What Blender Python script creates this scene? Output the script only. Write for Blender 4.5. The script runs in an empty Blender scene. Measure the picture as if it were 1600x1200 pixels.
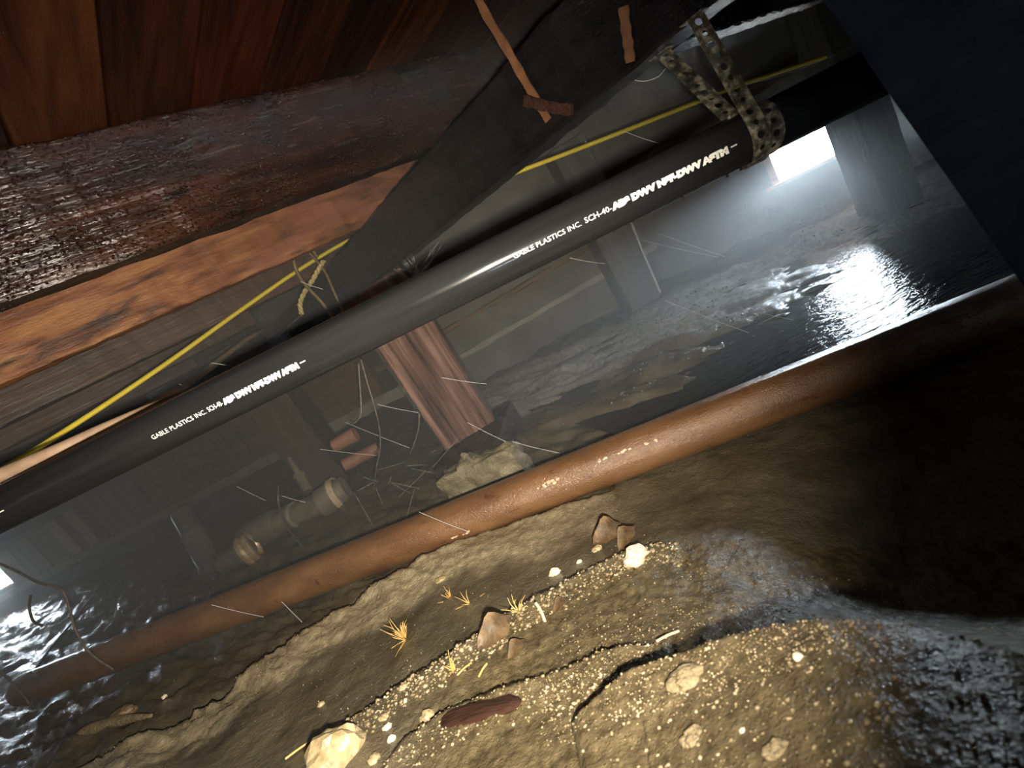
import bpy, bmesh, math, random
import numpy as np
from mathutils import Vector, Matrix

random.seed(7); rng = np.random.default_rng(7)
C = bpy.context.scene.collection
SC = bpy.context.scene

# ------------------------------------------------------------------ camera
F = 770.0                                   # focal length in pixels of the 1600 wide frame
ROLL, PITCH, H = math.radians(31), math.radians(13), 0.55
cr, sr, cp, sp = math.cos(ROLL), math.sin(ROLL), math.cos(PITCH), math.sin(PITCH)
EYE = np.array([0, 0, H])

cam = bpy.data.cameras.new('camera'); camo = bpy.data.objects.new('camera', cam); C.objects.link(camo)
cam.sensor_width = 36.0; cam.lens = F / 1600 * 36.0; cam.clip_start = 0.01; cam.clip_end = 60
r0, u0, fw = Vector((1, 0, 0)), Vector((0, sp, cp)), Vector((0, cp, -sp))
R = r0 * cr - u0 * sr
U = r0 * sr + u0 * cr
D = -U
camo.matrix_world = Matrix(((R.x, U.x, -fw.x, 0), (R.y, U.y, -fw.y, 0), (R.z, U.z, -fw.z, H), (0, 0, 0, 1)))
cam.dof.use_dof = True; cam.dof.focus_distance = 0.95; cam.dof.aperture_fstop = 7.0
SC.camera = camo

# ------------------------------------------------------------------ sky, flash, exposure
vs = SC.view_settings
vs.view_transform = 'Standard'; vs.look = 'None'; vs.gamma = 1.0; vs.use_curve_mapping = False
vs.exposure = 0.0
w = bpy.data.worlds.new('sky'); SC.world = w; w.use_nodes = True
bg = w.node_tree.nodes['Background']
bg.inputs['Color'].default_value = (0.76, 0.89, 1.0, 1); bg.inputs['Strength'].default_value = 340.0

fl = bpy.data.lights.new('phone_flash', 'SPOT'); flo = bpy.data.objects.new('phone_flash', fl); C.objects.link(flo)
fl.energy = 118.0; fl.color = (1.0, 0.89, 0.72); fl.shadow_soft_size = 0.008
fl.spot_size = math.radians(110); fl.spot_blend = 0.92
FLASH = Vector((0, 0, H)) + R * 0.020 + D * 0.038 - fw * 0.03
flo.location = FLASH


def ray(x, y):
    u = (x - 800) * cr - (y - 600) * sr; v = (x - 800) * sr + (y - 600) * cr
    return np.array([u, F * cp - v * sp, -(F * sp + v * cp)]) / F
def at_d(x, y, d): return EYE + ray(x, y) * d                       # at a distance along the view axis
def at_z(x, y, z): d = ray(x, y); return EYE + d * ((z - H) / d[2])  # on a level
def at_p(x, y, n, c):                                               # on an upright plane
    d = ray(x, y); return EYE + d * (c / (n[0] * d[0] + n[1] * d[1]))

aim = Vector(EYE + ray(550, 665)*1.1) - FLASH; flo.rotation_euler = aim.to_track_quat('-Z', 'Y').to_euler()

# ------------------------------------------------------------------ helpers
def nrm(v): v = np.asarray(v, float); return v / (np.linalg.norm(v) + 1e-12)

class MB:
    def __init__(s): s.v = []; s.f = []
    def add(s, vs_, fs_):
        o = len(s.v); s.v += [tuple(map(float, p)) for p in vs_]; s.f += [tuple(i + o for i in f) for f in fs_]; return s
    def box(s, lo, hi, jit=0.0):
        x0, y0, z0 = lo; x1, y1, z1 = hi
        vv = [(x0,y0,z0),(x1,y0,z0),(x1,y1,z0),(x0,y1,z0),(x0,y0,z1),(x1,y0,z1),(x1,y1,z1),(x0,y1,z1)]
        if jit: vv = [tuple(c + random.uniform(-jit, jit) for c in p) for p in vv]
        return s.add(vv, [(0,3,2,1),(4,5,6,7),(0,1,5,4),(1,2,6,5),(2,3,7,6),(3,0,4,7)])
    def beam(s, L, wd, ht, nx=60, amp=0.0, bev=0.004, x0=0.0):
        # long timber along +x, slightly uneven and with eased edges; y 0..wd, z 0..ht
        prof = [(bev,0),(wd-bev,0),(wd,bev),(wd,ht-bev),(wd-bev,ht),(bev,ht),(0,ht-bev),(0,bev)]
        vv, ff = [], []
        for i in range(nx + 1):
            for k, (y, z) in enumerate(prof):
                a = random.gauss(0, amp); b = random.gauss(0, amp)
                vv.append((x0 + L * i / nx, y + a, z + b))
        for i in range(nx):
            for k in range(8):
                a = i*8+k; b = i*8+(k+1) % 8
                ff.append((a, a+8, b+8, b))
        ff.append(tuple(range(8))); ff.append(tuple(nx*8 + k for k in reversed(range(8))))
        return s.add(vv, ff)
    def tube(s, pts, rad, sides=8, cap=True, flat=None):
        pts = np.asarray(pts, float); n = len(pts)
        rad = np.full(n, rad) if np.isscalar(rad) else np.asarray(rad, float)
        T = np.gradient(pts, axis=0); T /= (np.linalg.norm(T, axis=1)[:, None] + 1e-12)
        ref = np.array([0, 0, 1.0]) if abs(T[0][2]) < 0.9 else np.array([1.0, 0, 0])
        nv = nrm(np.cross(T[0], ref)); vv = []
        for i in range(n):
            nv = nrm(nv - T[i] * (nv @ T[i])); b = np.cross(T[i], nv)
            for k in range(sides):
                a = 2 * math.pi * k / sides
                vv.append(pts[i] + rad[i] * (math.cos(a) * nv + math.sin(a) * b * (flat or 1.0)))
        ff = [(i*sides+k, i*sides+(k+1) % sides, (i+1)*sides+(k+1) % sides, (i+1)*sides+k) for i in range(n-1) for k in range(sides)]
        if cap: ff.append(tuple(reversed(range(sides)))); ff.append(tuple((n-1)*sides+k for k in range(sides)))
        return s.add(vv, ff)
    def lathe(s, prof, sides=40, c=(0,0,0)):
        # profile (x, radius) turned about the x axis
        vv = [(c[0]+x, c[1]+r*math.cos(2*math.pi*k/sides), c[2]+r*math.sin(2*math.pi*k/sides)) for x, r in prof for k in range(sides)]
        n = len(prof)
        ff = [(i*sides+k, (i+1)*sides+k, (i+1)*sides+(k+1) % sides, i*sides+(k+1) % sides) for i in range(n-1) for k in range(sides)]
        return s.add(vv, ff)
    def build(s, name, mat, parent=None, mw=None, smooth=False):
        me = bpy.data.meshes.new(name); me.from_pydata(s.v, [], s.f); me.update()
        return link(name, me, mat, parent, mw, smooth)

def link(name, me, mat, parent=None, mw=None, smooth=False, auto=True):
    bm = bmesh.new(); bm.from_mesh(me); bmesh.ops.recalc_face_normals(bm, faces=bm.faces); bm.to_mesh(me); bm.free()
    if smooth:
        me.polygons.foreach_set('use_smooth', [True] * len(me.polygons))
        try: me.set_sharp_from_angle(angle=math.radians(45))
        except Exception: pass
    me.materials.append(mat)
    o = bpy.data.objects.new(name, me); C.objects.link(o)
    if parent is not None:
        o.parent = parent
    if mw is not None: o.matrix_local = mw
    return o

def tag(o, label, cat, group=None, kind=None):
    o['label'] = label; o['category'] = cat
    if group: o['group'] = group
    if kind: o['kind'] = kind
    return o
def struct(o): o['kind'] = 'structure'; return o
def empty(name, loc=(0,0,0), label=None, cat=None, group=None, mw=None):
    o = bpy.data.objects.new(name, None); C.objects.link(o); o.empty_display_size = .05
    if mw is not None: o.matrix_world = mw
    else: o.location = loc
    if label: tag(o, label, cat, group)
    return o
def frame(o, x, y, z):
    x, y, z = map(nrm, (x, y, z))
    return Matrix(((x[0],y[0],z[0],o[0]),(x[1],y[1],z[1],o[1]),(x[2],y[2],z[2],o[2]),(0,0,0,1)))
def axis_frame(a, b, toward=None):
    # x from a to b; z roughly toward the given direction (up by default)
    x = nrm(np.subtract(b, a)); t = np.array([0,0,1.0]) if toward is None else np.asarray(toward, float)
    z = nrm(t - x * (t @ x)); y = np.cross(z, x)
    return frame(a, x, y, z)
def smooth_path(P, per=8):
    P = [np.asarray(p, float) for p in P]; P = [2*P[0]-P[1]] + P + [2*P[-1]-P[-2]]; out = []
    for i in range(1, len(P)-2):
        for k in range(per):
            t = k / per; a, b, c, d = P[i-1:i+3]
            out.append(.5*((2*b)+(-a+c)*t+(2*a-5*b+4*c-d)*t*t+(-a+3*b-3*c+d)*t**3))
    out.append(P[-2]); return np.array(out)

# ------------------------------------------------------------------ value noise in numpy
_perm = rng.random((256, 256))
def vnoise(x, y):
    xi = np.floor(x).astype(int); yi = np.floor(y).astype(int); fx = x - xi; fy = y - yi
    fx = fx*fx*(3-2*fx); fy = fy*fy*(3-2*fy)
    g = lambda a, b: _perm[a & 255, b & 255]
    return (g(xi,yi)*(1-fx)+g(xi+1,yi)*fx)*(1-fy)+(g(xi,yi+1)*(1-fx)+g(xi+1,yi+1)*fx)*fy - .5
def fbm(x, y, sc, octv=4, gain=.5):
    t = 0; a = 1; 
    for i in range(octv): t = t + a*vnoise(x*sc+17.3*i, y*sc+5.1*i); sc *= 2.03; a *= gain
    return t
def sstep(a, b, x): t = np.clip((x-a)/(b-a), 0, 1); return t*t*(3-2*t)

# ------------------------------------------------------------------ materials
def pbr(name, ramp, nscale=(6,6,6), rough=(.4,.6), bumps=(), metallic=0.0, detail=6, dist=0.0, second=None, coat=0.0, spec=.5, rnscale=None, attr=None, rzone=None, szone=None):
    m = bpy.data.materials.new(name); m.use_nodes = True; nt = m.node_tree; N = nt.nodes; L = nt.links
    b = N['Principled BSDF']; b.inputs['Metallic'].default_value = metallic
    b.inputs['Specular IOR Level'].default_value = spec
    b.inputs['Coat Weight'].default_value = coat; b.inputs['Coat Roughness'].default_value = .12
    tc = N.new('ShaderNodeTexCoord')
    def noise(scale, det=detail, dst=0.0, rough_=.55):
        mp = N.new('ShaderNodeMapping'); mp.inputs['Scale'].default_value = scale; L.new(tc.outputs['Object'], mp.inputs['Vector'])
        n = N.new('ShaderNodeTexNoise'); n.inputs['Scale'].default_value = 1.0; n.inputs['Detail'].default_value = det
        n.inputs['Distortion'].default_value = dst; n.inputs['Roughness'].default_value = rough_; L.new(mp.outputs[0], n.inputs['Vector']); return n
    def cramp(src, stops):
        r = N.new('ShaderNodeValToRGB'); e = r.color_ramp.elements
        while len(e) < len(stops): e.new(.5)
        for k, (p, c) in enumerate(stops): e[k].position = p; e[k].color = (*c, 1)
        L.new(src, r.inputs[0]); return r
    n = noise(nscale, dst=dist); col = cramp(n.outputs['Fac'], ramp).outputs['Color']
    if second:                                   # second: (scale, colour, lo, hi)
        for sc_, c_, lo, hi in second:
            n2 = noise(sc_, 4, .6); mr = N.new('ShaderNodeMapRange'); mr.inputs[1].default_value = lo; mr.inputs[2].default_value = hi
            L.new(n2.outputs['Fac'], mr.inputs[0]); mx = N.new('ShaderNodeMix'); mx.data_type = 'RGBA'
            L.new(mr.outputs[0], mx.inputs[0]); L.new(col, mx.inputs[6]); mx.inputs[7].default_value = (*c_, 1); col = mx.outputs[2]
    if attr:                                     # attr: list of (attribute name, colour a, colour b) zones of another ground colour
        for an, ca, cb in attr:
            at = N.new('ShaderNodeAttribute'); at.attribute_name = an
            n3 = noise((60,60,60), 4); cc = cramp(n3.outputs['Fac'], [(.35, ca), (.65, cb)])
            mx = N.new('ShaderNodeMix'); mx.data_type = 'RGBA'
            L.new(at.outputs['Fac'], mx.inputs[0]); L.new(col, mx.inputs[6]); L.new(cc.outputs[0], mx.inputs[7]); col = mx.outputs[2]
    L.new(col, b.inputs['Base Color'])
    nr = noise(rnscale or tuple(2.3*s_ for s_ in nscale), 3); mr = N.new('ShaderNodeMapRange')
    mr.inputs[1].default_value = .35; mr.inputs[2].default_value = .65; mr.inputs[3].default_value = rough[0]; mr.inputs[4].default_value = rough[1]
    L.new(nr.outputs['Fac'], mr.inputs[0]); L.new(mr.outputs[0], b.inputs['Roughness'])
    if rzone:                                    # drier earth where the attribute is 1
        src = mr.outputs[0]
        for an, rv in rzone:
            at = N.new('ShaderNodeAttribute'); at.attribute_name = an; mx = N.new('ShaderNodeMix'); mx.data_type = 'FLOAT'
            L.new(at.outputs['Fac'], mx.inputs[0]); L.new(src, mx.inputs[2]); mx.inputs[3].default_value = rv; src = mx.outputs[0]
        L.new(src, b.inputs['Roughness'])
    if szone:
        at = N.new('ShaderNodeAttribute'); at.attribute_name = szone[0]; mx = N.new('ShaderNodeMix'); mx.data_type = 'FLOAT'
        L.new(at.outputs['Fac'], mx.inputs[0]); mx.inputs[2].default_value = spec; mx.inputs[3].default_value = szone[1]; L.new(mx.outputs[0], b.inputs['Specular IOR Level'])
    prev = None
    for bs in bumps:                              # (scale, strength, distance[, 'v' droplets])
        if len(bs) > 3:
            mp = N.new('ShaderNodeMapping'); mp.inputs['Scale'].default_value = bs[0]; L.new(tc.outputs['Object'], mp.inputs['Vector'])
            vo = N.new('ShaderNodeTexVoronoi'); vo.inputs['Scale'].default_value = 1.0; L.new(mp.outputs[0], vo.inputs['Vector'])
            mr2 = N.new('ShaderNodeMapRange'); mr2.inputs[1].default_value = 0; mr2.inputs[2].default_value = .38; mr2.inputs[3].default_value = 1; mr2.inputs[4].default_value = 0
            L.new(vo.outputs['Distance'], mr2.inputs[0]); src = mr2.outputs[0]
        else:
            src = noise(bs[0], 5).outputs['Fac']
        bp = N.new('ShaderNodeBump'); bp.inputs['Strength'].default_value = bs[1]; bp.inputs['Distance'].default_value = bs[2]
        L.new(src, bp.inputs['Height'])
        if prev: L.new(prev, bp.inputs['Normal'])
        prev = bp.outputs[0]
    if prev:
        L.new(prev, b.inputs['Normal'])
        if coat: L.new(prev, b.inputs['Coat Normal'])
    return m

M = {}
def wood(name, dark, mid, light, rough=(.35,.55), bump=.5, drops=0.0, second=None, coat=0.0, spec=.5, xs=3.0):
    bumps = [((xs*2, 110, 110), bump, .0036), ((xs*30, 260, 260), bump*.7, .0022)]
    if drops: bumps.append(((200, 200, 200), drops, .0042, 'v'))
    M[name] = pbr(name, [(.3, dark), (.52, mid), (.72, light)], (xs, 26, 26), rough, bumps, dist=.8, second=second, coat=coat, spec=spec)
wood('wet_brown_wood', (.005,.0022,.0015), (.013,.005,.003), (.028,.011,.006), (.16,.30), .8, .9, second=[((9,22,22), (.005,.003,.002), .50, .66)], spec=.5)
wood('orange_wood', (.050,.016,.007), (.155,.056,.020), (.26,.125,.045), (.45,.6), .6, .0, second=[((4,16,16), (.028,.010,.006), .55, .66), ((3,7,7), (.17,.062,.042), .52, .68)], xs=6, spec=.3)
wood('far_joist_wood', (.020,.009,.005), (.050,.022,.012), (.085,.038,.02), (.45,.65), .6, .0)
wood('black_beam_wood', (.003,.003,.0033), (.006,.006,.0065), (.011,.010,.010), (.13,.22), 1.0, 1.0, spec=.5, xs=8)
M['black_beam_wood'] = pbr('black_beam', [(.3,(.003,.003,.0033)),(.7,(.009,.0085,.0088))], (8,30,30), (.10,.18), [((40,110,110),.35,.006),((200,240,240),.40,.0035)], spec=.5)
wood('post_wood', (.030,.014,.010), (.15,.076,.057), (.30,.17,.135), (.6,.8), 1.0, .0, xs=2.0)
wood('dark_post_wood', (.035,.022,.015), (.07,.045,.032), (.11,.075,.055), (.6,.8), .5)
wood('grey_post_wood', (.09,.087,.082), (.14,.136,.13), (.20,.194,.186), (.6,.8), .5)
wood('pale_wood', (.45,.35,.22), (.66,.53,.35), (.80,.68,.48), (.6,.8), .5)
wood('sill_wood', (.35,.18,.07), (.55,.30,.13), (.70,.44,.22), (.6,.8), .6)
wood('board_wood', (.10,.062,.038), (.20,.13,.08), (.30,.20,.13), (.55,.75), .5)
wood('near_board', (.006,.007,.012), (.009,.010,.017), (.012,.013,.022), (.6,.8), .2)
PLANKC = [((0.00558,0.00136,0.00093),(0.01612,0.00372,0.00174),(0.02728,0.00682,0.00279)), ((0.00310,0.00136,0.00093),(0.00744,0.00279,0.00174),(0.01364,0.00434,0.00248)),
          ((0.00806,0.00248,0.00093),(0.02232,0.00682,0.00248),(0.03720,0.01240,0.00465)), ((0.00434,0.00136,0.00093),(0.01178,0.00341,0.00174),(0.02046,0.00589,0.00279))]
for i, (a, b_, c_) in enumerate(PLANKC): wood('plank_wood_%d' % i, a, b_, c_, (.45,.65), .5, .12, spec=.08)

M['post_wood'] = pbr('post_wood', [(.34,(.028,.014,.011)),(.5,(.14,.074,.057)),(.66,(.30,.185,.15))], (2.2,48,48), (.6,.8), [((3,80,80),1.0,.010),((20,240,240),.6,.002)], spec=.25)
M['abs'] = pbr('abs', [(.3,(.010,.0105,.011)),(.7,(.017,.0175,.018))], (4,60,60), (.14,.22), [((8,90,90),.25,.0006)], spec=.2)
M['print'] = pbr('print', [(.3,(.75,.76,.72)),(.7,(.9,.9,.86))], (300,300,300), (.35,.5))
M['rust_pipe'] = pbr('rust_pipe', [(.3,(.125,.060,.027)),(.55,(.19,.095,.041)),(.75,(.255,.132,.060))], (7,18,18), (.24,.4), [((90,90,90),.45,.0025),((300,300,300),.8,.0026)], second=[((26,60,60),(.10,.035,.018),.62,.72)], coat=.8)
M['crust'] = pbr('crust', [(.3,(.45,.33,.2)),(.7,(.7,.58,.42))], (90,90,90), (.4,.6), [((200,200,200),.6,.002)])
M['castiron'] = pbr('castiron', [(.3,(.07,.058,.047)),(.7,(.17,.145,.12))], (14,14,14), (.35,.6), [((120,120,120),.5,.002)])
M['castiron_pale'] = pbr('castiron_pale', [(.3,(.12,.10,.075)),(.7,(.26,.225,.175))], (14,14,14), (.35,.6), [((120,120,120),.5,.002)])
M['grey_pipe'] = pbr('grey_pipe', [(.3,(.075,.08,.08)),(.7,(.13,.135,.135))], (8,8,8), (.22,.35), [((60,60,60),.2,.001)])
M['brass'] = pbr('brass', [(.3,(.35,.24,.13)),(.7,(.6,.47,.3))], (40,40,40), (.3,.5), [((150,150,150),.3,.001)], metallic=.4)
M['clay'] = pbr('clay', [(.3,(.36,.15,.09)),(.7,(.55,.27,.19))], (20,20,20), (.5,.7), [((90,90,90),.4,.002)])
M['strap'] = pbr('strap', [(.36,(.045,.040,.030)),(.5,(.13,.12,.09)),(.66,(.46,.43,.34))], (95,95,95), (.35,.6), [((200,200,200),.4,.0006)], metallic=.35, detail=3)
M['rusted_iron'] = pbr('rusted_iron', [(.3,(.06,.024,.008)),(.7,(.15,.062,.022))], (40,40,40), (.6,.8), [((160,160,160),.5,.001)])
M['yellow'] = pbr('yellow', [(.3,(.86,.66,.05)),(.7,(.93,.76,.09))], (30,30,30), (.32,.45), [((60,60,60),.15,.001)])
M['tan_cable'] = pbr('tan_cable', [(.3,(.22,.14,.09)),(.7,(.36,.25,.17))], (30,30,30), (.55,.75), [((120,120,120),.4,.001)])
M['cord'] = pbr('cord', [(.3,(.07,.045,.022)),(.7,(.15,.10,.05))], (60,60,60), (.5,.7), [((200,200,200),.4,.001)])
M['rope'] = pbr('rope', [(.3,(.26,.20,.07)),(.7,(.45,.36,.16))], (80,80,80), (.6,.8))
M['wire'] = pbr('wire', [(.3,(.05,.045,.04)),(.7,(.16,.14,.12))], (90,90,90), (.25,.45), [((300,300,300),.4,.0006)])
M['web'] = pbr('web', [(.3,(.6,.6,.58)),(.7,(.85,.85,.83))], (300,300,300), (.3,.5))
M['concrete'] = pbr('concrete', [(.3,(.055,.050,.042)),(.7,(.105,.098,.086))], (5,5,5), (.55,.8), [((40,40,40),.4,.006),((200,200,200),.3,.002)], second=[((2,2,4),(.04,.036,.03),.5,.7)])
M['pale_concrete'] = pbr('pale_concrete', [(.3,(.15,.142,.124)),(.7,(.26,.248,.22))], (5,5,5), (.55,.8), [((40,40,40),.4,.006),((200,200,200),.3,.002)], second=[((2,2,4),(.12,.112,.097),.5,.7)])
M['ledge'] = pbr('ledge', [(.3,(.36,.33,.27)),(.7,(.56,.52,.44))], (9,9,9), (.6,.8), [((60,60,60),.5,.005)])
M['pier'] = pbr('pier', [(.3,(.12,.10,.06)),(.7,(.27,.23,.145))], (24,24,24), (.3,.6), [((70,70,70),.8,.008),((240,240,240),.5,.003)])
M['stone_pale'] = pbr('stone_pale', [(.3,(.62,.52,.34)),(.7,(.86,.77,.58))], (70,70,70), (.3,.6), [((140,140,140),.5,.002)])
M['stone_tan'] = pbr('stone_tan', [(.3,(.22,.165,.085)),(.7,(.46,.37,.21))], (50,50,50), (.2,.5), [((130,130,130),.7,.003)])
M['stone_brown'] = pbr('stone_brown', [(.3,(.10,.065,.035)),(.7,(.22,.15,.085))], (50,50,50), (.25,.5), [((130,130,130),.6,.003)])
M['wet_grit'] = pbr('wet_grit', [(.3,(.08,.077,.07)),(.7,(.28,.27,.24))], (90,90,90), (.06,.14), spec=.6)
M['clod'] = pbr('clod', [(.3,(.15,.115,.06)),(.7,(.27,.21,.12))], (50,50,50), (.5,.8), [((130,130,130),1.0,.005),((300,300,300),.7,.003)])
M['grit'] = pbr('grit', [(.3,(.12,.09,.05)),(.5,(.26,.2,.115)),(.72,(.62,.52,.35))], (90,90,90), (.08,.2), [((300,300,300),.3,.001)])
M['root'] = pbr('root', [(.3,(.40,.24,.07)),(.7,(.70,.48,.17))], (60,60,60), (.4,.6))
M['bark'] = pbr('bark', [(.3,(.010,.0045,.003)),(.7,(.042,.016,.009))], (10,90,90), (.7,.9), [((30,200,200),1.0,.004)], spec=.2)
M['leaf'] = pbr('leaf', [(.3,(.035,.020,.008)),(.55,(.095,.058,.024)),(.75,(.20,.135,.065))], (40,40,40), (.5,.7), [((120,120,120),.6,.002)])
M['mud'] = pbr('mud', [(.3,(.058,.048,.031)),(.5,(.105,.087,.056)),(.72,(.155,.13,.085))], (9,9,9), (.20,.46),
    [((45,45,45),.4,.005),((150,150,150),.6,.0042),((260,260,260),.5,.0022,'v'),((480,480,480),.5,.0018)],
    attr=[('silt_sheen',(.30,.296,.275),(.52,.512,.48)), ('gravel',(.065,.050,.027),(.135,.105,.058)), ('sand',(.28,.225,.14),(.46,.38,.245))], rnscale=(40,40,40), spec=.55, rzone=[('gravel',.24),('wet',.13)], szone=('gravel',.30))  # first zone: daylight sheen on the far ground painted as paler grey
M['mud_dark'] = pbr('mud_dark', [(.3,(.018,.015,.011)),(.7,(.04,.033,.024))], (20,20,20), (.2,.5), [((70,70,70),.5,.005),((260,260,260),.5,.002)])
def water_mat():
    m = bpy.data.materials.new('wet_water'); m.use_nodes = True; nt = m.node_tree; N = nt.nodes; L = nt.links; b = N['Principled BSDF']
    b.inputs['Base Color'].default_value = (.022,.021,.019,1); b.inputs['Roughness'].default_value = .045; b.inputs['IOR'].default_value = 1.33
    tc = N.new('ShaderNodeTexCoord'); pv = None
    for sc_, st, di in (((5,16,1),.25,.014),((14,44,1),.5,.010),((32,90,1),.55,.0050),((140,300,1),.5,.0018)):
        mp = N.new('ShaderNodeMapping'); mp.inputs['Scale'].default_value = sc_; mp.inputs['Rotation'].default_value = (0,0,.6)
        L.new(tc.outputs['Object'], mp.inputs['Vector']); n = N.new('ShaderNodeTexNoise'); n.inputs['Scale'].default_value = 1; n.inputs['Detail'].default_value = 3
        L.new(mp.outputs[0], n.inputs['Vector']); bp = N.new('ShaderNodeBump'); bp.inputs['Strength'].default_value = st; bp.inputs['Distance'].default_value = di
        L.new(n.outputs['Fac'], bp.inputs['Height'])
        if pv: L.new(pv, bp.inputs['Normal'])
        pv = bp.outputs[0]
    L.new(pv, b.inputs['Normal']); return m
M['water'] = water_mat()

# ------------------------------------------------------------------ ground
ANCH = []
def anc(px, py, z): p = at_z(px, py, z); ANCH.append((p[0], p[1], z))
for q in [(1290,325,.03),(1400,282,.03),(1450,380,-.014),(1300,420,-.008),(1200,480,-.003),(1100,520,.012),(1060,445,.022),(980,492,.018),(762,628,.02),(860,600,.004),(900,560,.008),(1000,600,.017),(900,640,.008),
          (150,1066,.062),(300,1000,.045),(500,915,.02),(800,815,-.008),(1100,700,-.03),(1300,620,-.05),(1400,590,-.055),(1550,520,-.05),
          (100,930,.05),(40,1020,.06),(300,905,.035),(550,770,.035),(640,790,.04),(30,1150,.085),
          (350,1080,.082),(470,990,.07),(600,915,.05),(760,832,.022),(870,797,.008),
          (700,950,.052),(850,880,.03),(1000,800,.0),(950,840,.024),(500,1100,.088),(300,1185,.112),(150,1195,.105),
          (800,1020,.092),(650,1150,.125),(960,900,.055),(1000,862,.045),(740,1110,.118),
          (1100,1000,.105),(1200,860,.02),(1230,720,-.025),(1300,668,-.05),(1400,640,-.065),(1500,610,-.07),(1600,585,-.07),(1300,770,-.04),(1450,760,-.065),(1400,860,-.055),(1500,900,-.06),(1590,960,-.06),(1350,930,-.03),(1250,960,.06),
          (1100,1150,.158),(900,1190,.145),(1400,1040,.185),(1250,1050,.165),(1550,1060,.195),(1400,1150,.21),(1600,1190,.225)]: anc(*q)
ANCH += [(-4,4,.05),(-3,3.2,.045),(-5.5,5,.05),(-1.5,2.9,.03),(-.5,2.6,.03),(0,-.2,.26),(.3,-.1,.25),(-.3,0,.24),(-1,0,.2),(1,-.1,.2),(1.5,.4,.05),(2.5,1,.03),(-2,.6,.16),(-1,-2,.25),(1,-2,.25),(-4,1,.15),(-3,2,.08)]
A_ = np.array(ANCH)
def _phi(d2): return .5 * d2 * np.log(d2 + 1e-9)
_n = len(A_); _K = _phi(((A_[:,None,:2]-A_[None,:,:2])**2).sum(2)) + np.eye(_n)*.0015
_P = np.c_[np.ones(_n), A_[:,:2]]
_S = np.block([[_K,_P],[_P.T,np.zeros((3,3))]]); _wt = np.linalg.solve(_S, np.r_[A_[:,2],0,0,0])
def base_h(X, Y):
    z = _wt[_n] + _wt[_n+1]*X + _wt[_n+2]*Y
    for k in range(_n): z = z + _wt[k]*_phi((X-A_[k,0])**2+(Y-A_[k,1])**2)
    return np.clip(z, -.10, .30)
def edge_line(pts): return np.array([at_z(x, y, z)[:2] for x, y, z in pts])
def sdist(P, X, Y):
    # distance to the polyline, positive on the side away from the camera, and the position along it
    best = np.full(X.shape, 1e9); sg = np.zeros(X.shape); al = np.zeros(X.shape); acc = 0
    for a, b in zip(P[:-1], P[1:]):
        d = b - a; l = np.hypot(*d); t = np.clip(((X-a[0])*d[0]+(Y-a[1])*d[1])/l**2, 0, 1)
        dx = X-a[0]-t*d[0]; dy = Y-a[1]-t*d[1]; q = np.hypot(dx, dy); cr_ = d[0]*(Y-a[1])-d[1]*(X-a[0])
        m_ = q < best; best = np.where(m_, q, best); sg = np.where(m_, np.sign(cr_), sg); al = np.where(m_, acc+t*l, al); acc += l
    return best*np.where(sg == 0, 1, sg), al/acc
BANK = edge_line([(60,1255,.11),(170,1180,.10),(265,1130,.092),(345,1083,.082),(400,1035,.078),(470,985,.07),(540,945,.06),(600,912,.05),(680,872,.036),(760,832,.022),(870,797,.008),(960,768,0)])
DEB = edge_line([(480,1190,.12),(560,1130,.115),(640,1075,.105),(700,1040,.098),(770,990,.085),(850,945,.068),(930,895,.055),(990,868,.046),(1060,850,.044)])
RID = edge_line([(590,1215,.14),(640,1160,.13),(740,1105,.118),(840,1075,.115),(900,1050,.113),(960,1025,.112),(1040,1005,.118)])
MND = edge_line([(900,1150,.14),(1010,1075,.145),(1120,1050,.150),(1230,1032,.160),(1320,1018,.18),(1420,1022,.188),(1520,1038,.196),(1640,1050,.20)])
def along(P, al): return np.sin(np.clip(al, 0, 1)*math.pi)**.35
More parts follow.
